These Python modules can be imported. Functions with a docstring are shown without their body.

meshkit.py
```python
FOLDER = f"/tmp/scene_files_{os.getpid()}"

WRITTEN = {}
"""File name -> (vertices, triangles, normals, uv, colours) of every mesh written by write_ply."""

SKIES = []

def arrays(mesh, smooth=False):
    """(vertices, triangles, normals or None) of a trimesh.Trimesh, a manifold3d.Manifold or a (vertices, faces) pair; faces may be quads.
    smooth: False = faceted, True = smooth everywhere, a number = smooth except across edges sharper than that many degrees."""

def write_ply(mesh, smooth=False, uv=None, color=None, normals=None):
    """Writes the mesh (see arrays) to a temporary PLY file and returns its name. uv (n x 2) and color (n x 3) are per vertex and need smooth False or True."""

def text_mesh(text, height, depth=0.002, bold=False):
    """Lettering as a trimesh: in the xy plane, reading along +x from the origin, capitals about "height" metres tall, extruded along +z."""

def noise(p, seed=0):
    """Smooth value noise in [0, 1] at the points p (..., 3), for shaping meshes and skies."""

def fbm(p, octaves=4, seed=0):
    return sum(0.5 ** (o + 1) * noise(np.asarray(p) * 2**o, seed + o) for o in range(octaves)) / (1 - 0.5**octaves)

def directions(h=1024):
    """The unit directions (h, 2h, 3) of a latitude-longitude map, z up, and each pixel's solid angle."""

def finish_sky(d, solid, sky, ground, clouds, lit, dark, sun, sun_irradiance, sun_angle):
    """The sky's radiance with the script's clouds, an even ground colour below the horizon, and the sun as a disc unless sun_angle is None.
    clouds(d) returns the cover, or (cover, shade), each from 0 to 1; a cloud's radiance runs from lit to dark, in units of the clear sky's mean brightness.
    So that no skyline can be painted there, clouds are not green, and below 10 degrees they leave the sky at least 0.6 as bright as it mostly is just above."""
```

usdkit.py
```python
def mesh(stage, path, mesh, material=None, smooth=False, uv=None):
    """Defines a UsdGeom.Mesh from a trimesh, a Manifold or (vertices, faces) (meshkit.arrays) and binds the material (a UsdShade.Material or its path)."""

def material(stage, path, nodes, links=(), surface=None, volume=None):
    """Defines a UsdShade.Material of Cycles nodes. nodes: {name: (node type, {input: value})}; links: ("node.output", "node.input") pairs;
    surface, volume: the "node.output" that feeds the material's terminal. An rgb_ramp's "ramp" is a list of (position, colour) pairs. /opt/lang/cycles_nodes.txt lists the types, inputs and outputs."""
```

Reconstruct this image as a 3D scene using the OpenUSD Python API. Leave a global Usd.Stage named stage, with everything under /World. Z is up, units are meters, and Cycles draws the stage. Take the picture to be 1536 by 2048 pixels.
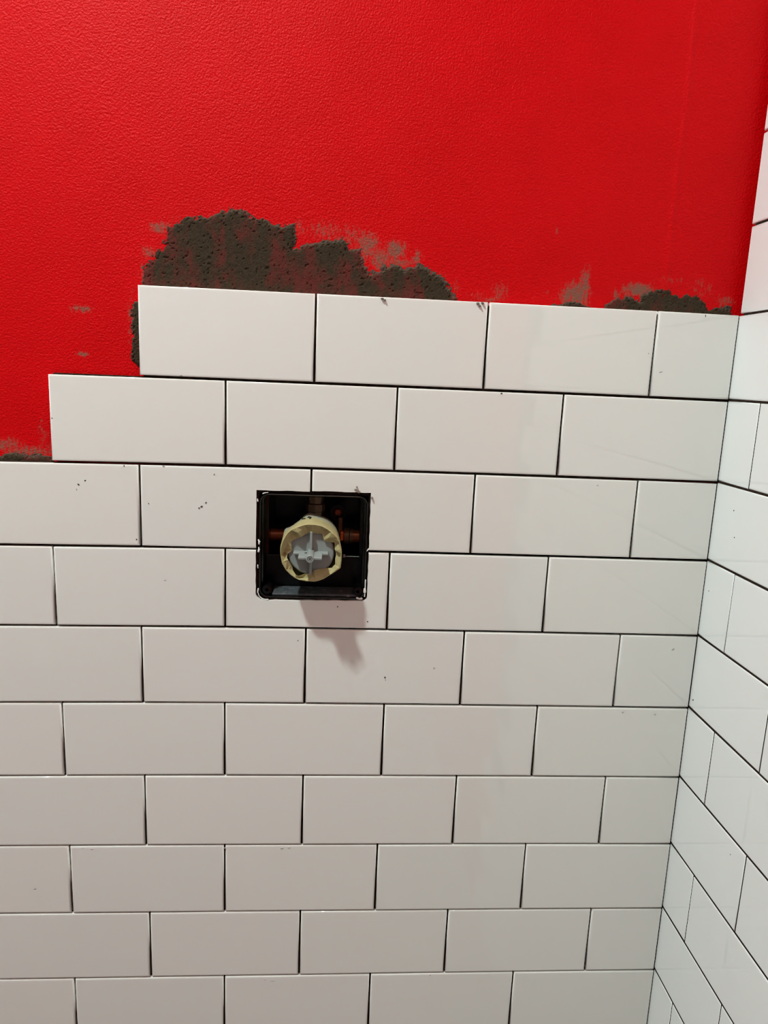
import math, random
import numpy as np, trimesh, mapbox_earcut
import usdkit, meshkit
from pxr import Usd, UsdGeom, UsdLux, UsdShade, Gf, Sdf, Vt
from shapely.geometry import Polygon, Point, box as sbox
from shapely import contains_xy

stage = Usd.Stage.CreateInMemory()
UsdGeom.SetStageUpAxis(stage, UsdGeom.Tokens.z)
UsdGeom.SetStageMetersPerUnit(stage, 1.0)
UsdGeom.Xform.Define(stage, '/World')
UsdGeom.Scope.Define(stage, '/World/Looks')
rnd = random.Random(5)
nrng = np.random.default_rng(5)

# ------------------------------------------------------------------ camera
Z0 = 1.35                        # height of the top edge of the topmost tile row
H, W = 0.0775, 0.15507           # tile pitch
XC = 0.46703                     # face of the right-hand tiling
F = 1424.54                      # focal length in pixels of a 1536 px wide picture
CAM = np.array([0.101882, -0.653992, Z0 - 0.068614])
R = np.array([[0.99725824, -0.06136065, 0.04136265],     # world -> camera (x right, y down, z forward)
              [0.02902795, -0.18977728, -0.98139796],
              [0.06806891, 0.97990788, -0.18747578]])
cam = UsdGeom.Camera.Define(stage, '/World/camera')
m4 = np.eye(4)
m4[0, :3], m4[1, :3], m4[2, :3], m4[3, :3] = R[0], -R[1], -R[2], CAM
cam.AddTransformOp().Set(Gf.Matrix4d(*m4.ravel().tolist()))
cam.CreateFocalLengthAttr(26.0)
cam.CreateHorizontalApertureAttr(26.0 * 1536 / F)
cam.CreateVerticalApertureAttr(26.0 * 2048 / F)
cam.CreateClippingRangeAttr(Gf.Vec2f(0.01, 100))
cam.CreateExposureAttr(0.91)

# ------------------------------------------------------------------ light: a ceiling downlight, and an added unseen fill panel (both built below)
SPOT_POS, SPOT_R, SPOT_POWER, SPOT_COLOR = (-0.43, -0.59), 0.042, 880.0, (0.83, 1.0, 0.985)
FILL_POS, FILL_SIZE, FILL_POWER, FILL_COLOR = (0.12, -1.55), (0.50, 0.30), 3.8, (1.0, 0.74, 0.57)
ROOM = dict(x0=-1.15, y0=-2.0, z1=2.52)

# ------------------------------------------------------------------ helpers
def ray(x, y):
    return np.array([(x - 768) / F, (y - 1024) / F, 1.0]) @ R

def on_y(x, y, Y=0.0):
    d = ray(x, y); q = CAM + d * (Y - CAM[1]) / d[1]
    return np.array([q[0], q[2]])

def on_x(x, y, X=XC):
    d = ray(x, y); q = CAM + d * (X - CAM[0]) / d[0]
    return np.array([q[1], q[2]])

used = {}
def numbered(parent, name):
    k = (str(parent), name); n = used.get(k, 0); used[k] = n + 1
    return name if n == 0 else '%s_%03d' % (name, n)

def tag(p, label=None, cat=None, group=None, kind=None):
    for k, v in (('label', label), ('category', cat), ('group', group), ('kind', kind)):
        if v: p.SetCustomDataByKey(k, v)
    return p

def thing(name, label, cat, kind=None, group=None, loc=None):
    x = UsdGeom.Xform.Define(stage, '/World/' + numbered('/World', name))
    if loc is not None: x.AddTranslateOp().Set(Gf.Vec3d(*loc))
    return tag(x.GetPrim(), label, cat, group, kind)

def obj(name, mesh, mat, parent=None, smooth=False, label=None, cat=None, kind=None, loc=None, primvars=None):
    base = '/World' if parent is None else str(parent.GetPath())
    m = usdkit.mesh(stage, base + '/' + numbered(base, name), mesh, mat, smooth=smooth)
    if loc is not None: UsdGeom.Xformable(m).AddTranslateOp().Set(Gf.Vec3d(*loc))
    for k, v in (primvars or {}).items():
        UsdGeom.PrimvarsAPI(m).CreatePrimvar(k, Sdf.ValueTypeNames.FloatArray, 'vertex').Set(Vt.FloatArray.FromNumpy(np.asarray(v, np.float32)))
    return tag(m.GetPrim(), label, cat, None, kind)

def cat_(*ms): return trimesh.util.concatenate(list(ms))

def bx(x0, x1, y0, y1, z0, z1):
    b = trimesh.creation.box((x1 - x0, y1 - y0, z1 - z0)); b.apply_translation(((x0 + x1) / 2, (y0 + y1) / 2, (z0 + z1) / 2)); return b

def rbx(x0, x1, y0, y1, z0, z1, r):
    """A box with rounded edges."""
    import manifold3d as m3
    s = m3.Manifold.sphere(r, 12)
    pts = [s.translate((x, y, z)) for x in (x0 + r, x1 - r) for y in (y0 + r, y1 - r) for z in (z0 + r, z1 - r)]
    v = m3.Manifold.batch_hull(pts).to_mesh()
    return trimesh.Trimesh(v.vert_properties[:, :3], v.tri_verts, process=False)

def lathe(profile, n=40, axis='y', loc=(0, 0, 0)):
    """profile: (radius, height) pairs turned about the axis."""
    m = trimesh.creation.revolve(np.array(profile, float), sections=n)
    if axis == 'y': T = trimesh.transformations.rotation_matrix(-math.pi / 2, (1, 0, 0))
    elif axis == 'x': T = trimesh.transformations.rotation_matrix(math.pi / 2, (0, 1, 0))
    else: T = np.eye(4)
    m.apply_transform(T); m.apply_translation(loc)
    if m.volume < 0: m.invert()
    return m

def tri(poly):
    """Triangles of a simple polygon given as points."""
    v = np.asarray(poly, np.float64)
    return mapbox_earcut.triangulate_float64(v, np.array([len(v)], np.uint32)).reshape(-1, 3)

# ------------------------------------------------------------------ materials
def mat(name, nodes, links=(), surface='p.BSDF'):
    return usdkit.material(stage, '/World/Looks/' + name, nodes, links, surface)

def plain(name, color, rough=0.5, **kw):
    return mat(name, {'p': ('principled_bsdf', dict(base_color=color, roughness=rough, **kw))})

def tile_mat(name, color, rough=0.025):
    return mat(name, {
        'g': ('geometry', {}),
        'n': ('noise_texture', {'scale': 26.0, 'detail': 1.0}),
        'b': ('bump', {'strength': 0.06, 'distance': 0.0010}),
        'p': ('principled_bsdf', dict(base_color=color, roughness=rough, specular_ior_level=0.72))},
        [('g.position', 'n.vector'), ('n.fac', 'b.height'), ('b.normal', 'p.normal')])
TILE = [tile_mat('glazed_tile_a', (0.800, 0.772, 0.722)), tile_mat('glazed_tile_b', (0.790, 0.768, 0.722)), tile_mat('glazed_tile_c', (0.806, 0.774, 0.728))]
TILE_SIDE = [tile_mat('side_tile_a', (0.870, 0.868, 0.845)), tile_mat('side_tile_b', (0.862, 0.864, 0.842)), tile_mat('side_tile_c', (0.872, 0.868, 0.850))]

RED = mat('red_paint', {
    'g': ('geometry', {}),
    'n1': ('noise_texture', {'scale': 560.0, 'detail': 3.0, 'roughness': 0.55}),
    'n2': ('noise_texture', {'scale': 24.0, 'detail': 2.0}),
    'h': ('math', {'math_type': 'multiply_add', 'value2': 1.0, 'value3': 0.0}),
    'b': ('bump', {'strength': 0.85, 'distance': 0.0010}),
    # mortar smears: where the vertex attribute says so, broken up by the paint's stipple
    'a': ('attribute', {'attribute': 'smear'}),
    'mp': ('mapping', {'scale': (1.0, 1.0, 0.42)}),
    'ns': ('noise_texture', {'scale': 420.0, 'detail': 4.0, 'roughness': 0.72}),
    'add': ('math', {'math_type': 'add'}),
    'ms': ('map_range', {'range_type': 'smoothstep', 'from_min': 0.84, 'from_max': 1.20, 'to_min': 0.0, 'to_max': 0.88, 'clamp': True}),
    'rr': ('rgb_ramp', {'ramp': [(0.3, (0.570, 0.0001, 0.0020)), (0.7, (0.610, 0.0002, 0.0026))]}),
    'mx': ('mix', {'color2': (0.170, 0.102, 0.070)}),
    'mr': ('map_range', {'from_min': 0.0, 'from_max': 1.0, 'to_min': 0.45, 'to_max': 0.85}),
    'p': ('principled_bsdf', {'specular_ior_level': 0.11})},
    [('g.position', 'n1.vector'), ('g.position', 'n2.vector'), ('n1.fac', 'h.value1'), ('h.value', 'b.height'), ('b.normal', 'p.normal'),
     ('g.position', 'mp.vector'), ('mp.vector', 'ns.vector'), ('ns.fac', 'add.value1'), ('a.fac', 'add.value2'), ('add.value', 'ms.value'),
     ('n2.fac', 'rr.fac'), ('rr.color', 'mx.color1'), ('ms.result', 'mx.fac'), ('mx.color', 'p.base_color'),
     ('ms.result', 'mr.value'), ('mr.result', 'p.roughness')])

def mortar_mat(name, dark, light, reds):
    return mat(name, {
        'g': ('geometry', {}),
        'mp': ('mapping', {'scale': (1.0, 1.0, 0.45)}),
        'n1': ('noise_texture', {'scale': 700.0, 'detail': 3.0, 'roughness': 0.7}),
        'n2': ('noise_texture', {'scale': 42.0, 'detail': 5.0, 'roughness': 0.72}),
        'n3': ('noise_texture', {'scale': 230.0, 'detail': 2.0}),
        'c': ('rgb_ramp', {'ramp': [(0.25, dark), (0.75, light)]}),
        'r': ('map_range', {'range_type': 'smoothstep', 'from_min': 0.47, 'from_max': 0.66, 'to_min': 0.0, 'to_max': reds, 'clamp': True}),
        'a': ('attribute', {'attribute': 'rim'}),
        'cr': ('mix', {'color2': (0.14, 0.018, 0.016)}),
        'cd': ('mix', {'color2': (0.150, 0.110, 0.082)}),
        'b': ('bump', {'strength': 0.8, 'distance': 0.0009}),
        'p': ('principled_bsdf', {'roughness': 0.92, 'specular_ior_level': 0.2})},
        [('g.position', 'mp.vector'), ('g.position', 'n1.vector'), ('mp.vector', 'n2.vector'), ('g.position', 'n3.vector'),
         ('n1.fac', 'c.fac'), ('n2.fac', 'r.value'), ('c.color', 'cr.color1'), ('r.result', 'cr.fac'),
         ('cr.color', 'cd.color1'), ('a.fac', 'cd.fac'), ('cd.color', 'p.base_color'),
         ('n1.fac', 'b.height'), ('b.normal', 'p.normal')])
MORTAR = mortar_mat('mortar', (0.026, 0.0165, 0.0085), (0.054, 0.037, 0.020), 0.68)
MORTAR_BED = mat('mortar_bed', {'g': ('geometry', {}), 'n': ('noise_texture', {'scale': 160.0, 'detail': 4.0}),
                 'c': ('rgb_ramp', {'ramp': [(0.3, (0.016, 0.010, 0.007)), (0.7, (0.04, 0.024, 0.016))]}),
                 'p': ('principled_bsdf', {'roughness': 0.95, 'specular_ior_level': 0.1})},
                 [('g.position', 'n.vector'), ('n.fac', 'c.fac'), ('c.color', 'p.base_color')])
SPECK = plain('mortar_speck', (0.055, 0.045, 0.036), 0.9)
SCUFF = plain('grey_scuff', (0.42, 0.41, 0.39), 0.7)
CRUMB = plain('mortar_crumb', (0.20, 0.165, 0.125), 0.9)
CHIP = plain('white_residue', (0.78, 0.76, 0.73), 0.6)
BLACK = mat('black_plastic', {'g': ('geometry', {}), 'n': ('noise_texture', {'scale': 300.0, 'detail': 3.0}),
            'c': ('rgb_ramp', {'ramp': [(0.35, (0.0012, 0.0012, 0.0013)), (0.72, (0.003, 0.003, 0.0032))]}),
            'b': ('bump', {'strength': 0.2, 'distance': 0.0005}),
            'p': ('principled_bsdf', {'roughness': 0.24, 'specular_ior_level': 0.35})},
            [('g.position', 'n.vector'), ('n.fac', 'c.fac'), ('c.color', 'p.base_color'), ('n.fac', 'b.height'), ('b.normal', 'p.normal')])
DUSTY = mat('dusty_black_plastic', {'g': ('geometry', {}), 'n': ('noise_texture', {'scale': 240.0, 'detail': 4.0, 'roughness': 0.65}),
            'c': ('rgb_ramp', {'ramp': [(0.35, (0.035, 0.038, 0.041)), (0.60, (0.060, 0.064, 0.068)), (0.70, (0.35, 0.35, 0.35))]}),
            'p': ('principled_bsdf', {'roughness': 0.5})},
            [('g.position', 'n.vector'), ('n.fac', 'c.fac'), ('c.color', 'p.base_color')])
CAPGREY = plain('grey_plastic', (0.25, 0.27, 0.255), 0.42)
HOLE = plain('dark_hole', (0.01, 0.01, 0.01), 0.8)
BRASS = plain('brass', (0.17, 0.105, 0.052), 0.45, metallic=0.35)
COPPER = plain('copper', (0.32, 0.080, 0.026), 0.40, metallic=0.35)
RUBBER = plain('black_rubber', (0.012, 0.012, 0.013), 0.6)
TAPE = mat('masking_tape', {
    'g': ('geometry', {}),
    'n': ('noise_texture', {'scale': 900.0, 'detail': 2.0}), 'n2': ('noise_texture', {'scale': 60.0, 'detail': 3.0}),
    'c': ('rgb_ramp', {'ramp': [(0.3, (0.46, 0.385, 0.175)), (0.7, (0.54, 0.465, 0.235))]}),
    'b': ('bump', {'strength': 0.35, 'distance': 0.0005}),
    'p': ('principled_bsdf', {'roughness': 0.6, 'specular_ior_level': 0.35}),
    'sp': ('separate_xyz', {}), 'mr': ('map_range', {'range_type': 'smoothstep', 'from_min': -0.010, 'from_max': 0.012, 'to_min': 0.0, 'to_max': 0.85, 'clamp': True}),
    'cg': ('mix', {'color2': (0.40, 0.40, 0.33)}),     # a single thin layer lets the grey below show
    't': ('translucent_bsdf', {}), 'm': ('mix_closure', {'fac': 0.25})},
    [('g.position', 'n.vector'), ('g.position', 'n2.vector'), ('n2.fac', 'c.fac'), ('g.position', 'sp.vector'), ('sp.y', 'mr.value'), ('mr.result', 'cg.fac'), ('c.color', 'cg.color1'), ('cg.color', 'p.base_color'), ('cg.color', 't.color'),
     ('n.fac', 'b.height'), ('b.normal', 'p.normal'), ('p.BSDF', 'm.closure1'), ('t.BSDF', 'm.closure2')], 'm.closure')
WHITE_PAINT = plain('white_paint', (0.80, 0.79, 0.77), 0.6)
WALL_PAINT = plain('off_white_paint', (0.56, 0.62, 0.62), 0.6)
GREY_PAINT = plain('grey_paint', (0.17, 0.165, 0.16), 0.6)
FLOOR = plain('grey_floor', (0.36, 0.35, 0.34), 0.5)

# ------------------------------------------------------------------ large structure
T_WALL = 0.009                    # the painted board lies this far behind the tile faces
T_TILE = 0.007
YB = T_WALL
X_LEFT, Y_FRONT, Z_TOP = ROOM['x0'], ROOM['y0'], ROOM['z1']
wall_back = thing('wall_back', 'red-painted wall tiled from below with white subway tiles, stepping up to the right', 'wall', 'structure')
wall_right = thing('wall_right', 'side wall tiled all over with white subway tiles, meeting the red wall at the corner', 'wall', 'structure')

# the hole for the valve box
BX0, BX1, BZ0, BZ1 = 0.0315, 0.1325, Z0 - 0.2800, Z0 - 0.1795

def smear_density(xz):
    blobs = [(318, 455, 20, 11, .62), (300, 503, 16, 14, .55), (284, 548, 10, 26, .45), (345, 438, 20, 10, .4),
             (420, 418, 45, 12, .22), (500, 420, 40, 12, .25), (560, 440, 30, 12, .3), (597, 455, 10, 22, .5),
             (650, 462, 45, 22, .48), (700, 470, 40, 26, .48), (735, 492, 24, 30, .62), (760, 520, 20, 25, .62),
             (792, 500, 22, 18, .68), (790, 525, 50, 12, .55), (834, 517, 10, 18, .6), (880, 552, 26, 12, .4), (912, 575, 18, 22, .42),
             (955, 592, 30, 16, .42), (1000, 585, 20, 28, .48), (985, 600, 30, 10, .5), (1170, 570, 12, 40, .62), (1150, 590, 30, 26, .70), (1092, 592, 34, 14, .36),
             (1278, 580, 32, 13, .72), (1238, 590, 22, 14, .5), (1400, 575, 36, 24, .42), (1340, 562, 42, 14, .42), (1450, 604, 22, 16, .5),
             (1470, 510, 6, 10, .4), (165, 618, 24, 8, .62), (160, 707, 8, 5, .75), (172, 709, 7, 4, .7), (1113, 462, 4, 5, .7),
             (15, 887, 26, 14, .6), (82, 870, 6, 48, .52), (60, 902, 60, 11, .60), (100, 880, 8, 34, .45), (262, 640, 10, 60, .45), (240, 655, 25, 50, .15)]
    s = np.zeros(len(xz))
    for px, py, rx, ry, d in blobs:
        c = on_y(px, py, YB); sx = rx * 0.00055; sz = ry * 0.00055
        q = ((xz[:, 0] - c[0]) / sx) ** 2 + ((xz[:, 1] - c[1]) / sz) ** 2
        s = np.maximum(s, d * np.exp(-0.7 * q))
    return s

def plaster_mesh():
    """The wall board: a front face on a fine grid where the paint shows, a coarse one elsewhere, and the hole for the box."""
    xs = np.unique(np.round(np.concatenate([np.linspace(X_LEFT, -0.40, 8), np.arange(-0.40, 0.482, 0.004), np.arange(0.372, 0.44, 0.001), [BX0 - .001, BX1 + .001, 0.482]]), 5))
    zs = np.unique(np.round(np.concatenate([np.linspace(0, Z0 - 0.30, 8), [BZ0 - .001, BZ1 + .001], np.arange(Z0 - 0.165, Z0 + 0.30, 0.004), np.linspace(Z0 + 0.30, Z_TOP, 12)]), 5))
    gx, gz = np.meshgrid(xs, zs)
    # a little unevenness of the plaster and the ridge of a taped joint near the corner
    p3 = np.stack([gx * 9, gz * 6, 0 * gx], -1)
    dy = 0.0016 * (meshkit.fbm(p3, 3, 3) - 0.5)
    xr = 0.3975 + 0.0006 * np.sin(gz * 34)
    dy -= 0.00065 * np.exp(-((gx - xr) / 0.0022) ** 2) + 0.0009 / (1 + np.exp(-(gx - xr) / 0.004)) - 0.0009 / (1 + np.exp(-(gx - 0.45) / 0.01))
    vis = (gz > Z0 - 0.17)
    dy = np.where(vis, dy, 0)
    V = np.stack([gx, YB + dy, gz], -1).reshape(-1, 3)
    nx, nz = len(xs), len(zs)
    i, j = np.meshgrid(np.arange(nx - 1), np.arange(nz - 1))
    cx, cz = (xs[i] + xs[i + 1]) / 2, (zs[j] + zs[j + 1]) / 2
    keep = ~((cx > BX0 - .001) & (cx < BX1 + .001) & (cz > BZ0 - .001) & (cz < BZ1 + .001))
    a = (j * nx + i)[keep]
    Fq = np.stack([a, a + 1, a + nx + 1, a + nx], 1)
    return V, Fq
V, Fq = plaster_mesh()
obj('painted_plaster', (V, Fq), RED, wall_back, smooth=True, primvars={'smear': smear_density(V[:, [0, 2]])})
Yb = YB + 0.11
obj('wall_board', cat_(bx(X_LEFT, BX0 - .001, YB + .0025, Yb, 0, Z_TOP), bx(BX1 + .001, XC + .12, YB + .0025, Yb, 0, Z_TOP),
                       bx(BX0 - .001, BX1 + .001, YB + .0025, Yb, 0, BZ0 - .001), bx(BX0 - .001, BX1 + .001, YB + .0025, Yb, BZ1 + .001, Z_TOP),
                       bx(BX0 - .001, BX1 + .001, Yb - .005, Yb, BZ0 - .001, BZ1 + .001)), FLOOR, wall_back)
obj('painted_plaster', bx(XC + T_WALL, XC + 0.12, Y_FRONT, YB, 0, Z_TOP), RED, wall_right)
obj('wall_left', bx(X_LEFT - 0.1, X_LEFT, Y_FRONT, Yb, 0, Z_TOP), WALL_PAINT, None, label='plain pale wall of the room across from the tiled side wall', cat='wall', kind='structure')
obj('wall_front', bx(X_LEFT - 0.1, XC + 0.12, Y_FRONT - 0.1, Y_FRONT, 0, Z_TOP), GREY_PAINT, None, label='plain dark grey wall of the room facing the red wall', cat='wall', kind='structure')
obj('floor', bx(X_LEFT - 0.1, XC + 0.12, Y_FRONT - 0.1, Yb, -0.1, 0), FLOOR, None, label='plain grey floor under the tiled walls', cat='floor', kind='structure')
obj('ceiling', bx(X_LEFT - 0.1, XC + 0.12, Y_FRONT - 0.1, Yb, Z_TOP, Z_TOP + 0.1), WHITE_PAINT, None, label='plain white ceiling above the red wall holding the downlight and the added fill panel', cat='ceiling', kind='structure')

# ------------------------------------------------------------------ downlight and added fill panel
def emit(name, color, strength):
    return mat(name, {'e': ('emission', {'color': color, 'strength': strength})}, (), 'e.emission')
lamp = thing('ceiling_downlight', 'small round recessed downlight in the ceiling close to the red wall', 'lamp', loc=(SPOT_POS[0], SPOT_POS[1], Z_TOP))
obj('trim_ring', lathe([(SPOT_R + .002, -.001), (SPOT_R + .018, -.001), (SPOT_R + .020, -.004), (SPOT_R + .002, -.007), (SPOT_R + .002, -.001)], 48, 'z'), WHITE_PAINT, lamp, smooth=30)
obj('bulb', lathe([(0.0, -.008), (SPOT_R * .8, -.0075), (SPOT_R, -.006), (SPOT_R, -.001), (0, -.001)], 40, 'z'), emit('downlight_glow', SPOT_COLOR, SPOT_POWER), lamp, smooth=30)
lamp2 = thing('added_fill_panel', 'added unseen fill panel in the ceiling further into the room, giving warm ambient light', 'lamp', loc=(FILL_POS[0], FILL_POS[1], Z_TOP))  # added out of view, put in only for warm ambient fill
sx, sy = FILL_SIZE
obj('frame', cat_(bx(-sx/2-.02, sx/2+.02, -sy/2-.02, -sy/2, -.02, -.001), bx(-sx/2-.02, sx/2+.02, sy/2, sy/2+.02, -.02, -.001),
                  bx(-sx/2-.02, -sx/2, -sy/2, sy/2, -.02, -.001), bx(sx/2, sx/2+.02, -sy/2, sy/2, -.02, -.001)), WHITE_PAINT, lamp2)
obj('diffuser', bx(-sx/2, sx/2, -sy/2, sy/2, -.016, -.001), emit('fill_glow', FILL_COLOR, FILL_POWER), lamp2)

# ------------------------------------------------------------------ tiles
def inset(poly, d):
    """Moves each edge of a counter-clockwise polygon inwards by its own distance."""
    P = np.asarray(poly, float); n = len(P); out = []
    E = np.roll(P, -1, 0) - P; L = np.linalg.norm(E, axis=1, keepdims=True); E = E / L
    N = np.stack([-E[:, 1], E[:, 0]], 1)
    for i in range(n):
        a, b = i - 1, i
        c = E[a, 0] * E[b, 1] - E[a, 1] * E[b, 0]
        if abs(c) < 0.2:
            out.append(P[i] + (N[a] * d[a] + N[b] * d[b]) / 2); continue
        p, q = P[i] + N[a] * d[a], P[i] + N[b] * d[b]
        t = ((q - p)[0] * E[b, 1] - (q - p)[1] * E[b, 0]) / c
        out.append(p + E[a] * t)
    return np.array(out)

def tile_mesh(poly, bevel, side, lift=0.0, tilt=(0, 0)):
    """A glazed tile of this outline (u, z): rounded front edges, back at T_TILE. bevel: one distance per edge (cut edges are sharp)."""
    P = np.asarray(poly, float); n = len(P); bevel = np.asarray(bevel, float)
    rings, depth = [P], [T_TILE]
    for f, g in ((0.0, 1.0), (0.13, 0.50), (0.42, 0.16), (1.0, 0.0)):
        rings.append(inset(P, bevel * f)); depth.append(None if False else g)
    c = P.mean(0); verts = []
    for k, (r, g) in enumerate(zip(rings, depth)):
        if k == 0: dep = np.full(n, T_TILE)
        else: dep = g * 0.0011 * np.ones(n)
        dep = dep + lift + ((r - c) @ np.asarray(tilt) if k else 0)
        verts.append(np.column_stack([r, dep]))
    U = np.vstack(verts); faces = []
    for k in range(len(rings) - 1):
        for i in range(n):
            a, b = k * n + i, k * n + (i + 1) % n
            faces += [(a, b, b + n), (a, b + n, a + n)]
    top = tri(rings[-1]) + (len(rings) - 1) * n
    faces = np.vstack([np.array(faces), top])
    if side == 'back': vv = np.column_stack([U[:, 0], U[:, 2], U[:, 1]])             # front faces -y
    else: vv = np.column_stack([XC + U[:, 2], U[:, 0], U[:, 1]])                     # front faces -x
    t = trimesh.Trimesh(vv, faces, process=False)
    want = np.array([0, -1, 0]) if side == 'back' else np.array([-1, 0, 0])
    if t.face_normals[-1] @ want < 0: t.invert()
    return t

def dz(x, k):
    s = min(max((k - 0.5) / 1.5, 0), 1) * min(max((7.5 - k) / 2, 0), 1)
    return -0.0017 * s * max(0.0, -x / 0.155) - 0.0006 * max(0, (x - .30)) / .16

def zb(k, x): return Z0 - k * H + dz(x, k)
def gap_h(k): return 0.0023 if k <= 3 else (0.0020 if k <= 5 else 0.0017)

JX = {0: [-0.0754, 0.0793, 0.2336, 0.3897], 1: [-0.1544, 0.0004, 0.1551, 0.3092], 2: [-0.2320, -0.0769, 0.0788, 0.2316, 0.3884], 3: [-0.1566, 0.0001, 0.1546, 0.3083],
      4: [-0.2340, -0.0786, 0.0768, 0.2311, 0.3876], 5: [-0.1551, -0.0005, 0.1555, 0.3102], 6: [-0.2340, -0.0788, 0.0772, 0.2328, 0.3885], 7: [-0.1542, -0.0006, 0.1551, 0.3107],
      8: [-0.2320, -0.0770, 0.0774, 0.2330, 0.3883], 9: [-0.1552, -0.0010, 0.1534, 0.3092], 10: [-0.2320, -0.0770, 0.0774, 0.2330, 0.3883], 11: [-0.1552, -0.0010, 0.1534, 0.3092]}
BEV = 0.0021
tiles_back, tiles_right = [], []
CUT = (0.0288, 0.1344, Z0 - 0.2822, Z0 - 0.1768)     # opening cut in the tiles around the box

def ragged(p, q, n, amp):
    p, q = np.array(p), np.array(q); nrm = np.array([-(q - p)[1], (q - p)[0]]); nrm = nrm / np.linalg.norm(nrm)
    return [tuple(p + (q - p) * t + nrm * nrng.uniform(-amp, amp)) for t in np.linspace(0, 1, n + 2)[1:-1]]

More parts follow.
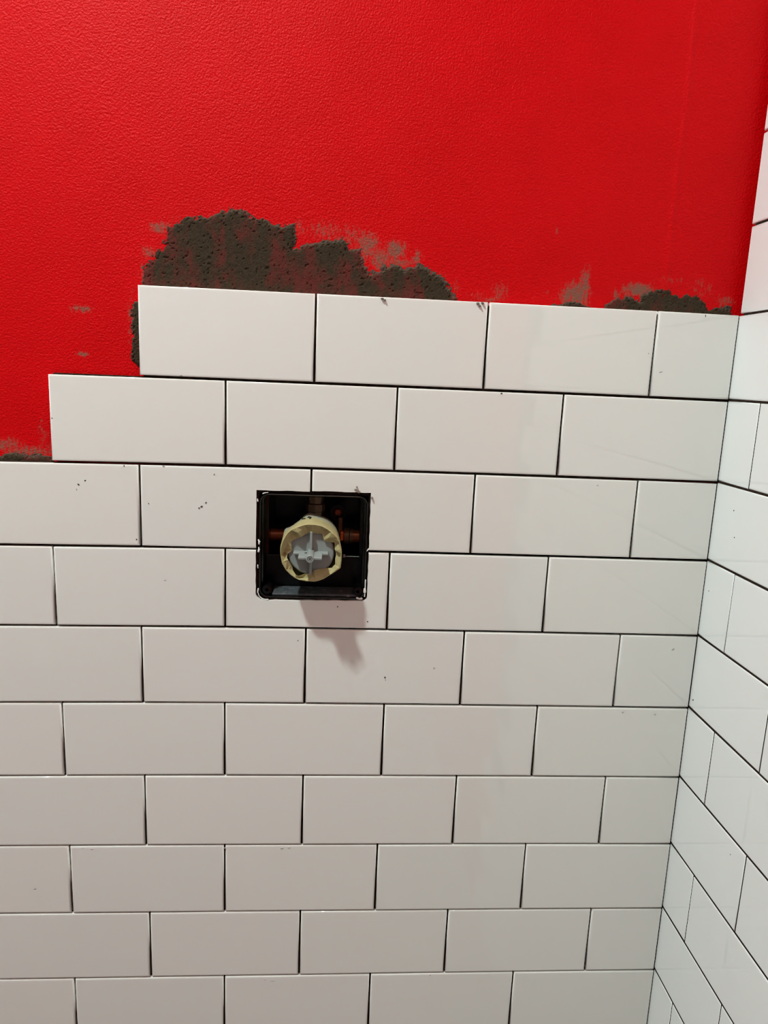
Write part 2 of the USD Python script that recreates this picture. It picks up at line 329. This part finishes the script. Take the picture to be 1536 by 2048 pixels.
for k in range(0, 12):
    xs = list(JX[k])
    while xs[0] > -0.85 and k >= 2: xs.insert(0, xs[0] - W)
    xs.append(XC + 0.0004)
    for c in range(len(xs) - 1):
        g = 0.0009 + 0.0002 * rnd.random() if c else 0.0009
        x0, x1 = xs[c] + g, xs[c + 1] - (0.0009 if c + 2 < len(xs) else 0.0016)
        gt, gb = gap_h(k) / 2, gap_h(k + 1) / 2
        if k == 0: gt = 0.0
        w = lambda s: rnd.uniform(-s, s)
        z00, z01, z10, z11 = zb(k + 1, x0) + gb, zb(k + 1, x1) + gb, zb(k, x0) - gt, zb(k, x1) - gt
        P = [(x0, z00), (x1, z01), (x1, z11), (x0, z10)]; B = [BEV] * 4
        cut_r = (c + 2 == len(xs))
        B[1] = 0.0008 if cut_r else BEV
        cx0, cx1, cz0, cz1 = CUT
        label = None
        if k == 2 and x0 < cx0 < x1:          # notched lower right corner
            e1 = ragged((cx0, z00), (cx0, cz1), 6, .0002); e2 = ragged((cx0, cz1), (x1, cz1), 6, .00025)
            P = [(x0, z00), (cx0, z00)] + e1 + [(cx0, cz1)] + e2 + [(x1, cz1), (x1, z11), (x0, z10)]
            B = [BEV] + [.0002] * (len(P) - 4) + [BEV] * 3; label = 'white tile with its lower right corner cut out around the valve box'
        elif k == 2 and x0 < cx1 < x1:        # notched lower left corner
            cz = cz1 + 0.0006
            e1 = ragged((x0, cz), (cx1, cz), 8, .0003); e2 = ragged((cx1, cz), (cx1, z01), 8, .00025)
            P = [(x0, cz)] + e1 + [(cx1, cz)] + e2 + [(cx1, z00), (x1, z01), (x1, z11), (x0, z10)]
            B = [.0002] * (len(P) - 4) + [BEV] * 4; label = 'white tile with its lower left corner cut out around the valve box'
        elif k == 3 and x0 < cx0 < x1:        # U-shaped notch
            r = 0.007
            arc = [(cx0 + r - r * math.cos(t), cz0 + r - r * math.sin(t)) for t in np.linspace(0, math.pi / 2, 6)]
            arc2 = [(cx1 - r * .6 + r * .6 * math.sin(t), cz0 + .001 + r * .6 - r * .6 * math.cos(t)) for t in np.linspace(0, math.pi / 2, 5)]
            e1 = ragged((cx1, z11), arc2[-1], 6, .00025); eb = ragged(arc2[0], arc[-1], 16, .0004); e2 = ragged(arc[0], (cx0, z10), 6, .0002)
            P = [(x0, z00), (x1, z01), (x1, z11), (cx1, z11)] + e1 + arc2[::-1] + eb + arc[::-1] + e2 + [(cx0, z10), (x0, z10)]
            B = [BEV] * 3 + [.0002] * (len(P) - 5) + [BEV] * 2; label = 'white tile with a deep notch cut around the lower part of the valve box'
        m = tile_mesh(P, B, 'back', lift=rnd.uniform(-.0002, .0002), tilt=(rnd.uniform(-.0016, .0016), rnd.uniform(-.002, .002)))
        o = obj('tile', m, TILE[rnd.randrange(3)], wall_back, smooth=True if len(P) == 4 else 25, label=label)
        tiles_back.append((o, Polygon(P)))

JY = {-5: -.049, -3: -.049, -1: -.049, 1: -0.0496, 3: -0.0470, 5: -0.0492, 7: -0.0478, 9: -0.0414, 11: -.047}
for k in range(-5, 12):
    y = JY[k] if k % 2 else -0.1225 + (0.003 if k == 8 else 0)
    ys = [0.0024 if k >= 0 else 0.0008, y]
    while ys[-1] > -0.62: ys.append(ys[-1] - W)
    for c in range(len(ys) - 1):
        y1, y0 = ys[c] - (0.0008 if c else 0.0), ys[c + 1] + rnd.uniform(.0006, .0009)
        zt, zbm = Z0 - k * H - 0.0009 + w(.0001), Z0 - (k + 1) * H + 0.0009 + w(.0001)
        if k in (-1, -2, -3): zt += .0002; zbm -= .0001
        tz = rnd.uniform(-.0003, .0003)
        P = [(y0, zbm + tz), (y1, zbm), (y1, zt), (y0, zt + tz)]
        B = [BEV, 0.0008, BEV, 0.0004]
        m = tile_mesh(P, B, 'right', lift=rnd.uniform(-.0002, .0002), tilt=(rnd.uniform(-.002, .002), rnd.uniform(-.002, .002)))
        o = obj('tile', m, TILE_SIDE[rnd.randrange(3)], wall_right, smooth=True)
        tiles_right.append((o, Polygon(P)))

# the mortar bed seen at the bottom of the joints
def bed_strips():
    out = []
    y0, y1 = 0.0042, YB + 0.002
    for k in range(0, 12):
        xl = (JX[k][0] if k < 2 else -0.93) + 0.004
        zt, zl = Z0 - k * H - {0: .0025, 1: .0003, 2: .0025}.get(k, -0.0005), Z0 - (k + 1) * H - 0.001
        if k == 0: zl += .0005
        if k in (2, 3):
            out += [bx(xl, BX0 - .0002, y0, y1, zl, zt), bx(BX1 + .0002, XC + .006, y0, y1, zl, zt)]
            if k == 2: out.append(bx(BX0 - .0002, BX1 + .0002, y0, y1, BZ1 + .0002, zt))
            else: out.append(bx(BX0 - .0002, BX1 + .0002, y0, y1, zl, BZ0 - .0002))
        else:
            out.append(bx(xl, XC + .006, y0, y1, zl, zt))
    # up the step, behind the overhanging ends of the two upper rows
    return cat_(*out)
obj('mortar_bed', bed_strips(), MORTAR_BED, wall_back, label='dark mortar showing in the open joints')
obj('mortar_bed', cat_(bx(XC + .0007, XC + T_WALL + .001, -0.78, YB, Z0 - 12 * H, Z0 - .001), bx(XC + .0007, XC + T_WALL + .001, -0.78, -.004, Z0 - .001, Z0 + 5 * H)), MORTAR_BED, wall_right, label='dark mortar showing in the open joints')
# rows outside the picture, joined: the tiling goes on to the floor
def infill():
    ms = []
    for k in range(12, 17):
        x = XC - 0.001 - (0.0 if k % 2 else W / 2)
        while x > X_LEFT + .05:
            ms.append(bx(max(x - W + .002, X_LEFT + .002), x, 0.0, T_WALL + .001, max(Z0 - (k + 1) * H + .002, .002), Z0 - k * H)); x -= W
    return cat_(*ms)
obj('tile_infill', infill(), TILE[0], wall_back, kind='stuff', label='rows of white tiles running on down to the floor')
def infill_r():
    ms = []
    for k in range(12, 17):
        y = -0.002 - (0.0 if k % 2 else W / 2)
        while y > -0.75:
            ms.append(bx(XC, XC + T_WALL + .001, y - W + .002, y, max(Z0 - (k + 1) * H + .002, .002), Z0 - k * H)); y -= W
    return cat_(*ms)
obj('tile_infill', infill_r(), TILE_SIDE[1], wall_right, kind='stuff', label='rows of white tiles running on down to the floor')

# ------------------------------------------------------------------ mortar left on the red paint
def mortar_patch(px, thick, label, cell=0.0006, edge=0.0036, amp=0.9, seed=1, extra=None, stretch=1.0):
    """A heightfield whose outline is where it sinks into the wall face."""
    pts = np.array([on_y(a, b, YB - thick * .5) for a, b in px])
    pol = Polygon(pts).buffer(0)
    x0, z0, x1, z1 = pol.bounds; mgn = 0.006
    xs, zs = np.arange(x0 - mgn, x1 + mgn, cell), np.arange(z0 - mgn, z1 + mgn, cell)
    gx, gz = np.meshgrid(xs, zs); q = np.stack([gx.ravel(), gz.ravel()], 1)
    import shapely
    P = shapely.points(q)
    ins = shapely.contains(pol, P); d = shapely.distance(pol.exterior, P); sd = np.where(ins, d, -d)
    p3 = np.stack([q[:, 0], q[:, 1] * stretch, 0 * q[:, 0]], 1)
    n1 = meshkit.fbm(p3 * 260, 4, seed) - 0.5
    n2 = meshkit.fbm(p3 * np.array([70, 40, 1]), 3, seed + 9) - 0.5
    n3 = meshkit.noise(p3 * 520, seed + 4)
    n4 = meshkit.fbm(p3 * 900, 2, seed + 21) - 0.5
    e = sd / edge + amp * 2.2 * n1 + 1.1 * n4 + 0.5 * n2
    h = thick * (np.clip(e, -1.2, 1) * 0.75 + 0.35 * n2 + 0.30 * n1 * (e > 0) + 0.28 * n4 * (e > 0))
    h = np.where((n3 > 0.87) & (e > .4), h - 0.0007, h)                   # small pits
    h = np.where(e < -0.9, -0.002, h)
    # a ridge squeezed out along the tile edge
    y = YB - h
    nx = len(xs); V = np.column_stack([q[:, 0], y, q[:, 1]])
    i, j = np.meshgrid(np.arange(nx - 1), np.arange(len(zs) - 1)); a = (j * nx + i).ravel()
    Fq = np.stack([a, a + 1, a + nx + 1, a + nx], 1)
    keep = (h[Fq] > -0.0012).any(1)
    Fq = Fq[keep]; ids, inv = np.unique(Fq, return_inverse=True)
    rim = np.clip(0.75 - (sd + 0.006 * n1) / 0.0022, 0, 0.35)[ids]
    return obj('mortar_patch', (V[ids], inv.reshape(-1, 4)), MORTAR, None, smooth=True, label=label, cat='mortar', primvars={'rim': rim})

mortar_patch([(281, 590), (282, 567), (285, 535), (299, 513), (322, 495), (331, 473), (336, 452), (355, 447), (366, 435), (380, 433), (396, 435), (428, 432), (449, 423), (468, 420), (489, 423), (500, 433), (513, 439), (524, 435), (532, 444), (548, 449), (564, 456), (580, 449), (590, 447), (592, 481), (588, 497), (601, 495), (609, 491), (628, 488), (644, 485), (671, 485), (689, 480), (697, 493), (708, 501), (721, 499), (725, 528), (730, 544), (756, 547), (767, 536), (791, 531), (807, 541), (828, 536), (836, 531), (850, 537), (868, 550), (887, 563), (900, 584), (911, 599), (914, 615)],
             0.0017, 'largest patch of dark brown mortar on the red wall, above the top tile row', seed=3)
mortar_patch([(1206, 640), (1208, 615), (1222, 606), (1233, 596), (1253, 594), (1270, 594), (1279, 605), (1283, 594), (1293, 588), (1313, 581), (1336, 578), (1356, 589), (1384, 591), (1397, 588), (1409, 602), (1418, 616), (1435, 615), (1460, 615), (1464, 640)],
             0.0019, 'low hump of dark mortar on the red wall above the top tiles, nearest the corner', seed=7, edge=.0028)
mortar_patch([(1098, 630), (1102, 612), (1127, 606), (1145, 604), (1160, 606), (1180, 614), (1184, 630)],
             0.0018, 'thin sliver of dark mortar along the top tile edge between two larger patches', seed=11, edge=.0022)
mortar_patch([(285, 603), (270, 604), (261, 618), (262, 647), (265, 672), (262, 698), (263, 719), (276, 732), (290, 738)],
             0.0024, 'narrow strip of dark mortar squeezed out at the left end of the topmost tile row', seed=13, edge=.0020)
mortar_patch([(-40, 935), (-40, 914), (0, 913), (16, 905), (35, 905), (51, 909), (74, 910), (86, 909), (98, 914), (106, 922), (106, 935)],
             0.0017, 'low band of grey mortar on the red wall left of the second tile row', seed=17, edge=.0026)

# ------------------------------------------------------------------ specks and scuffs on the tiles
def blob(u, z, ru, rz, side, ang=0, thick=0.0004, n=9):
    t = np.linspace(0, 2 * math.pi, n, endpoint=False); r = nrng.uniform(.65, 1.15, n)
    a, b = ru * r * np.cos(t), rz * r * np.sin(t)
    U = u + a * math.cos(ang) - b * math.sin(ang); Zz = z + a * math.sin(ang) + b * math.cos(ang)
    ring = np.column_stack([U, Zz, np.full(n, 0.0004)]); in_ = np.column_stack([u + (U - u) * .6, z + (Zz - z) * .6, np.full(n, -thick)])
    cpt = np.array([[u, z, -thick * 1.15]])
    v = np.vstack([ring, in_, cpt]); f = []
    for i in range(n):
        j = (i + 1) % n; f += [(i, j, n + j), (i, n + j, n + i), (n + i, n + j, 2 * n)]
    vv = np.column_stack([v[:, 0], v[:, 2], v[:, 1]]) if side == 'back' else np.column_stack([XC + v[:, 2], v[:, 0], v[:, 1]])
    m = trimesh.Trimesh(vv, f, process=False)
    if m.face_normals[-1] @ (np.array([0, -1, 0]) if side == 'back' else np.array([-1, 0, 0])) < 0: m.invert()
    return m

def speck(px, py, w, h, ang=0, m=SPECK, side='back', name='mortar_speck', thick=.0004):
    u, z = on_y(px, py) if side == 'back' else on_x(px, py)
    for o, pol in (tiles_back if side == 'back' else tiles_right):
        if pol.distance(Point(u, z)) < 0.0008:
            s = 0.00023 if side == 'back' else 0.00020
            obj(name, blob(u, z, w * s, h * s, side, ang, thick), m, o, smooth=40); return
for a in [(157, 969, 7, 4, -.5), (170, 961, 6, 3, .5), (153, 979, 3, 5, .3, SCUFF), (248, 932, 3, 4), (273, 1079, 4, 5), (403, 1013, 7, 4, .5), (412, 1005, 5, 3, .5), (398, 1016, 4, 3), (297, 1007, 3, 3),
          (104, 836, 3, 3), (770, 1355, 5, 6, .4), (771, 1360, 2, 4, .2), (1411, 632, 2, 7), (675, 1214, 3, 4), (735, 1243, 4, 3), (596, 1281, 3, 3), (1297, 707, 2, 2),
          (1321, 744, 10, 3, .3, SCUFF), (1346, 1298, 9, 4, .5, SCUFF), (868, 1336, 8, 4, .3, SCUFF), (184, 1698, 12, 3, 0, SCUFF), (166, 1696, 6, 2, 0, SCUFF), (563, 1696, 9, 2, .1, SCUFF), (578, 1695, 6, 2, 0, SCUFF),
          (545, 1962, 16, 2, 0, SCUFF), (530, 1960, 7, 2, 0, SCUFF), (70, 1777, 10, 2, .2, SCUFF), (1245, 1424, 7, 3, .2, SCUFF), (1310, 1428, 5, 3, 0, SCUFF), (327, 932, 6, 2, 0, SCUFF), (428, 948, 4, 3, .5, SCUFF),
          (1195, 970, 6, 2, 0, SCUFF), (1003, 787, 5, 3, 0, SPECK), (362, 752, 7, 4, 0, CRUMB), (450, 1696, 6, 2, 0, SCUFF), (330, 1160, 6, 2, .4, SCUFF), (860, 1950, 8, 2, 0, SCUFF), (726, 1003, 4, 3, 0, SCUFF)]:
    speck(*a[:4], *(a[4:5] or (0,)), *(a[5:6] or (SPECK,)))
for a in [(956, 607, 8, 6, .4), (965, 606, 7, 5, -.3), (960, 612, 4, 5), (765, 597, 7, 4), (770, 600, 4, 6), (711, 979, 7, 5), (718, 984, 7, 6), (714, 974, 4, 4), (744, 996, 5, 6)]:
    speck(*a[:4], *(a[4:5] or (0,)), CRUMB, thick=.0022, name='mortar_crumb')
for a in [(1468, 1021, 3, 5), (1469, 1075, 4, 4), (1418, 1182, 4, 4), (1386, 1400, 4, 5), (1461, 1709, 5, 5, 0, SCUFF), (1406, 1100, 3, 3, 0, SCUFF)]:
    speck(*a[:4], *(a[4:5] or (0,)), *(a[5:6] or (SPECK,)), side='right')

# ------------------------------------------------------------------ the shower valve in its box
AX, AZ = 0.0808, Z0 - 0.2288
valve = thing('shower_valve', 'black recessed shower valve box with a grey plastic cap wrapped in masking tape', 'shower valve', loc=(AX, 0, AZ))
def L(m):                          # world mesh -> valve's own coordinates
    m = m.copy(); m.apply_translation((-AX, 0, -AZ)); return m
def rrect(x0, x1, z0, z1, r, n=7):
    out = []
    for cx, cz, a0 in ((x1 - r, z0 + r, -math.pi / 2), (x1 - r, z1 - r, 0), (x0 + r, z1 - r, math.pi / 2), (x0 + r, z0 + r, math.pi)):
        for t in np.linspace(0, math.pi / 2, n): out.append((cx + r * math.cos(a0 + t), cz + r * math.sin(a0 + t)))
    return np.array(out)
def loft(rings, cap_end=False):
    """rings: list of (outline (n x 2), y)."""
    n = len(rings[0][0]); v = np.vstack([np.column_stack([r[:, 0], np.full(n, y), r[:, 1]]) for r, y in rings]); f = []
    for k in range(len(rings) - 1):
        for i in range(n):
            a, b = k * n + i, k * n + (i + 1) % n; f += [(a, b, b + n), (a, b + n, a + n)]
    if cap_end: f = np.vstack([np.array(f), tri(rings[-1][0]) + (len(rings) - 1) * n])
    return trimesh.Trimesh(v, f, process=False)
o = (BX0, BX1, BZ0, BZ1)
def rr(d, r): return rrect(o[0] + d, o[1] - d, o[2] + d, o[3] - d, r)
BACK = 0.092
shell = loft([(rr(0, .009), .085), (rr(0, .009), .0012), (rr(.0003, .0088), .0004), (rr(.0009, .0082), .0001), (rr(.0015, .0076), .0004), (rr(.0018, .0073), .0012), (rr(.0020, .0072), .010),
              (rr(.0030, .0060), .0105), (rr(.0034, .0056), .031), (rr(.0060, .005), .0315), (rr(.0070, .005), BACK)], cap_end=True)
obj('box', L(shell), BLACK, valve, smooth=35, label='black plastic box with a rounded rim')
# the floor of the box, dusty with mortar, and the plate across its lower half
led = rbx(BX0 + .0125, BX1 - .0045, .0022, .0270, BZ0 + .0018, BZ0 + .0042, .0006)
obj('bottom_ledge', L(led), DUSTY, valve, smooth=30, label='dusty grey ledge along the bottom of the box')
pz = on_y(540, 1108, .0305)[1]
plate = rbx(BX0 + .0035, BX1 - .0035, .0290, .0320, BZ0 + .003, pz, .0007)
obj('lower_plate', L(plate), BLACK, valve, smooth=30)
c = on_y(690, 1104, .0295)
obj('plate_clip', L(cat_(rbx(c[0] - .002, c[0] + .0005, .0270, .0297, pz - .001, pz + .0022, .0006), rbx(c[0] - .001, BX1 - .006, .0280, .0297, pz - .0004, pz + .0004, .0003))), CAPGREY, valve, smooth=30)
for sx_ in (BX0 + .0075, BX1 - .0070):
    obj('corner_boss', lathe([(0, .0), (.0042, 0), (.0044, -.001), (.0044, -.014), (.0018, -.0145), (.0016, -.0145), (.0016, -.006), (0, -.006)], 20, 'y', (sx_ - AX, .016, BZ0 + .0075 - AZ)), BLACK, valve, smooth=30)
# bits of white on the rim
def residue(pts, r, seed):
    rr_ = np.random.default_rng(seed); out = []
    P = [np.array([*on_y(a, b, .0004), ]) for a, b in pts]
    import manifold3d as m3
    for p, q in zip(P[:-1], P[1:]):
        ra, rb = r * rr_.uniform(.6, 1.2), r * rr_.uniform(.6, 1.2)
        h = m3.Manifold.batch_hull([m3.Manifold.sphere(ra, 8).scale((1, .5, 1)).translate((p[0], .0002, p[1])), m3.Manifold.sphere(rb, 8).scale((1, .5, 1)).translate((q[0], .0002, q[1]))]).to_mesh()
        out.append(trimesh.Trimesh(h.vert_properties[:, :3], h.tri_verts, process=False))
    return cat_(*out)
for i, (pts, r) in enumerate([([(526, 987), (531, 985.5), (536, 985)], .0006), ([(515, 998), (515.5, 1002)], .0006), ([(517, 1080), (518.5, 1083), (518, 1088)], .0010), ([(517.5, 1095), (518, 1099), (517, 1103)], .0010), ([(515.5, 1130), (516, 1136)], .0005),
                              ([(516.5, 1177), (515.5, 1184), (518, 1191), (523, 1196), (530, 1198.5), (536, 1199)], .0006), ([(731, 1160), (730.5, 1170), (730.5, 1178)], .0007), ([(729.5, 1178), (729.5, 1184)], .0012), ([(730, 1185), (729, 1193)], .0005),
                              ([(714, 1196), (719, 1197.5), (723, 1197)], .0010), ([(737, 1098), (734, 1102)], .0006)]):
    obj('white_residue', L(residue(pts, r, i)), CHIP, valve, smooth=40)

# brass and copper inside
def at(px, py, Y):
    q = on_y(px, py, Y); return (q[0] - AX, Y, q[1] - AZ)
obj('valve_body', lathe([(0, .080), (.020, .080), (.022, .076), (.022, .052), (.0205, .048), (.0205, .030), (0, .030)], 40, 'y'), BRASS, valve, smooth=30, label='brass body of the mixing valve')
u = at(631, 1010, .052)
fit = [(0, .0), (.0085, .0), (.0085, .004), (.0096, .0045), (.0096, .0115), (.0085, .012), (.0078, .0125), (.0078, .0155), (.0086, .0158), (.0086, .019), (.0078, .0192), (.0078, .0225), (.0086, .0228), (.0086, .027), (0, .027)]
obj('outlet_fitting', lathe(fit, 8, 'z', (u[0], .052, u[2] - .010)), BRASS, valve, smooth=20, label='brass outlet fitting at the top')
r_ = at(705, 1072, .050)
obj('copper_pipe', lathe([(0, 0), (.0066, 0), (.0066, .030), (0, .030)], 32, 'x', (r_[0] - .009, .050, r_[2])), COPPER, valve, smooth=30, label='copper inlet pipe')
cx_ = at(692, 1073, .048)
obj('pipe_collar', lathe([(0, 0), (.0080, 0), (.0082, .0008), (.0082, .0050), (.0070, .0056), (.0078, .006), (.0078, .009), (0, .009)], 32, 'x', (cx_[0] - .0022, .050, cx_[2])), BRASS, valve, smooth=30)
cs_ = at(683.5, 1072, .040)
obj('pipe_stop', L(rbx(AX + cs_[0] - .0019, AX + cs_[0] + .0019, .038, .048, AZ + cs_[2] - .0048, AZ + cs_[2] + .0048, .0012)), plain('orange_copper', (0.80, 0.20, 0.05), .35, metallic=.6), valve, smooth=30, label='orange stop beside the pipe')
l_ = at(540, 1070, .052)
obj('copper_pipe', lathe([(0, 0), (.0060, 0), (.0060, .030), (0, .030)], 32, 'x', (l_[0] - .011, .055, l_[2])), COPPER, valve, smooth=30, label='copper inlet pipe')
s_ = at(676, 1025, .050)
scr = obj('screw_stop', lathe([(0, 0), (.0078, 0), (.0078, -.006), (.0062, -.0066), (.0058, -.002), (0, -.002)], 28, 'y', (s_[0], .055, s_[2])), RUBBER, valve, smooth=30)
obj('screw', lathe([(0, 0), (.0040, 0), (.0040, -.0045), (.0030, -.0055), (0, -.0055)], 6, 'y', (s_[0], .055, s_[2])), COPPER, scr, smooth=20)
k_ = at(681, 1048, .046)
obj('lever', L(rbx(AX + k_[0] - .0022, AX + k_[0] + .0022, .044, .048, AZ + k_[2] - .010, AZ + k_[2] + .007, .001)), BRASS, valve, smooth=30)

# the grey protective cap
YD = -0.0212
cap = obj('cap', lathe([(0, YD), (.0200, YD), (.0212, YD + .001), (.0205, .024), (.0190, .026), (.0190, .031), (0, .031)], 56, 'y'), CAPGREY, valve, smooth=35, label='grey plastic protective cap')
obj('fin', rbx(-.0158, .0158, -.0285, YD + .001, -.0011, .0011, .0007), CAPGREY, cap, smooth=35)
obj('fin', rbx(-.0105, .0105, -.0450, -.0275, -.0012, .0012, .0007), CAPGREY, cap, smooth=35)
obj('fin', rbx(-.0011, .0011, -.0272, YD + .001, .0006, .0200, .0006), CAPGREY, cap, smooth=35)
obj('fin', rbx(-.0011, .0011, -.0272, YD + .001, -.0200, -.0006, .0006), CAPGREY, cap, smooth=35)
obj('boss', lathe([(0, -.0445), (.0009, -.0445), (.0010, -.0464), (.0017, -.0464), (.0018, -.0460), (.0023, -.0460), (.0024, -.0466), (.0031, -.0466), (.0035, -.0462), (.0036, YD + .001), (0, YD + .001)], 28, 'y'), CAPGREY, cap, smooth=30)
obj('hole', lathe([(0, .00105), (.0016, .00105), (.0016, .00125), (0, .00125)], 16, 'z', (-.0040, -.0295, 0)), HOLE, cap, smooth=30)

# masking tape wrapped round the cap and folded over its rim
def crop(pts): return [(540 + a / 9.6, 1010 + b / 9.6) for a, b in pts]
OUT = crop([(760, 350), (970, 372), (1130, 460), (1290, 585), (1340, 690), (1370, 820), (1382, 1000), (1372, 1060), (1378, 1130), (1362, 1210), (1260, 1290), (1150, 1360), (1060, 1420), (950, 1460), (760, 1482), (590, 1462), (440, 1395), (330, 1300), (245, 1200), (210, 1060), (186, 900), (200, 760), (245, 640), (330, 520), (440, 430), (580, 385)])
INN = crop([(740, 538), (880, 552), (945, 545), (1008, 556), (1018, 640), (1045, 705), (1100, 725), (1228, 690), (1240, 850), (1268, 985), (1240, 1060), (1275, 1095), (1190, 1200), (1010, 1212), (860, 1245), (650, 1330), (560, 1368), (490, 1372), (425, 1180), (385, 1085), (310, 970), (430, 872), (412, 690), (500, 655), (600, 615)])
YF = -0.0275
def polar(px, Y):
    q = np.array([on_y(a, b, Y) for a, b in px]) - np.array([AX, AZ])
    th = np.arctan2(q[:, 1], q[:, 0]); r = np.hypot(q[:, 0], q[:, 1]); k = np.argsort(th)
    return th[k], r[k]
def pinterp(t, th, r): return np.interp(t, np.concatenate([th - 2 * math.pi, th, th + 2 * math.pi]), np.tile(r, 3))
po, pi_ = polar(OUT, YF), polar(INN, YF + .0044)
NT = 52
CREASE = crop([(690, 440), (745, 450), (800, 455), (960, 450), (1030, 590), (1150, 600), (1285, 640), (1300, 740), (1310, 870), (1260, 980), (1325, 1060), (1240, 1170), (1120, 1280), (1000, 1320), (860, 1340),
                (640, 1370), (560, 1400), (470, 1380), (400, 1220), (390, 1180), (330, 1060), (280, 960), (330, 865), (400, 850), (370, 700), (365, 540), (400, 510), (520, 480)])
cth = np.sort(polar(CREASE, YF + .002)[0])
ths = np.sort(np.concatenate([cth, np.linspace(-math.pi, math.pi, 30, endpoint=False) + nrng.uniform(-.05, .05, 30)]))
ths = ths[np.concatenate([[True], np.diff(ths) > .03])]; NT = len(ths)
def crease(amp, seed):
    """An offset that is straight from crease to crease, up on one and down on the next."""
    q = np.random.default_rng(seed); v = amp * q.choice([.1, .3, .7, 1.6], len(cth)) * np.where(np.arange(len(cth)) % 3 == 1, -1, 1)
    return np.interp(ths, np.concatenate([cth - 2 * math.pi, cth, cth + 2 * math.pi]), np.tile(v, 3))
ro, ri = pinterp(ths, *po), pinterp(ths, *pi_)
ri = np.minimum(ri, ro - .0018)
g = lambda k, f: meshkit.fbm(np.stack([np.cos(ths) * f + k * 7.3, np.sin(ths) * f + k, 0 * ths + k], -1), 2, 40 + k) - .5
# the back of the wrap: round, but drawn flat across the upper left with a peak at the top
BK = crop([(250, 520), (290, 450), (430, 402), (560, 312), (640, 222), (700, 170), (745, 158), (850, 178), (1000, 222), (1150, 300), (1250, 410), (1312, 540)])
bt, br = polar(BK, .018)
rb = np.where((ths > bt.min()) & (ths < bt.max()), np.interp(ths, bt, br), .0262)
tape_rings = []
def ring(r, y): return np.column_stack([r * np.cos(ths), y + 0 * r, r * np.sin(ths)])
mid1 = (ro * .35 + rb * .65) * (1 + .022 * g(2, 5)); mid2 = (ro * .75 + rb * .25) * (1 + .020 * g(3, 6))
tape_rings = [ring(rb - .0006, .0215 + .0012 * g(4, 4)), ring(rb, .0195 + .001 * g(4, 4)), ring(mid1, .006 + .004 * g(5, 3)), ring(mid2, -.013 + .005 * g(6, 5)),
              ring(ro * .996, YF + .0035 + .0016 * g(7, 6)), ring(ro * .985, YF + .0006 + crease(.0005, 1)), ring(ro * .955 + crease(.0003, 2), YF - .0002 + crease(.0007, 3))]
# the folded lip: flat facets between creases
rim_ = ro * .955
tape_rings.append(ring(rim_ * .55 + ri * .45 + crease(.0010, 4), YF + .0026 + crease(.0026, 3)))
tape_rings.append(ring(ri, YF + .0044 + crease(.0008, 5) + .0025 * g(22, 3)))
V = np.vstack(tape_rings); fs = []
for k in range(len(tape_rings) - 1):
    for i in range(NT):
        a, b = k * NT + i, k * NT + (i + 1) % NT
        fs += [(a, b, b + NT), (a, b + NT, a + NT)] if (i + k) % 2 else [(a, b, a + NT), (b, b + NT, a + NT)]
tm = trimesh.Trimesh(V, fs, process=False)
inner = V.copy(); nrm = tm.vertex_normals
sgn = 1.0 if (nrm[2 * NT:3 * NT] * ring(np.ones(NT), 0.0)).sum() > 0 else -1.0
inner = V - sgn * nrm * .00018
n0 = len(V)
fin_ = [(c2 + n0, b2 + n0, a2 + n0) for a2, b2, c2 in fs]
edge = []
for i in range(NT):
    j = (i + 1) % NT; e0 = (len(tape_rings) - 1) * NT
    edge += [(e0 + i, e0 + j, n0 + e0 + j), (e0 + i, n0 + e0 + j, n0 + e0 + i), (j, i, n0 + i), (j, n0 + i, n0 + j)]
tf = trimesh.Trimesh(np.vstack([V, inner]), np.array(fs + fin_ + edge), process=False)
if sgn < 0: tf.invert()
tape = obj('masking_tape', tf, TAPE, valve, smooth=12, label='crumpled cream masking tape wrapped round the cap and folded over its rim')
# two small dark pen marks on top of the wrap
def mark(pts, r):
    import manifold3d as m3
    out = []
    P = []
    for a, b in pts:
        best = None
        for Y in np.linspace(-.026, .020, 47):        # where the line of sight meets the top of the wrap
            q = on_y(a, b, Y) - np.array([AX, AZ]); th = math.atan2(q[1], q[0])
            w2 = min(max((Y - YF) / (.0205 - YF), 0), 1)
            rs = np.interp(th, ths, ro) * (1 - w2) + np.interp(th, ths, rb) * w2
            e = abs(math.hypot(*q) - rs)
            if best is None or e < best[0]: best = (e, (q[0] * 1.012, Y, q[1] * 1.012))
        P.append(np.array(best[1]))
    for p, q in zip(P[:-1], P[1:]):
        h = m3.Manifold.batch_hull([m3.Manifold.sphere(r, 8).translate(tuple(p)), m3.Manifold.sphere(r, 8).translate(tuple(q))]).to_mesh()
        out.append(trimesh.Trimesh(h.vert_properties[:, :3], h.tri_verts, process=False))
    return cat_(*out)
for pts in (crop([(615, 275), (632, 262), (650, 272), (672, 268)]), crop([(730, 245), (755, 232), (765, 262), (785, 240)])):
    obj('pen_mark', mark(pts, .0006), HOLE, tape, smooth=40)
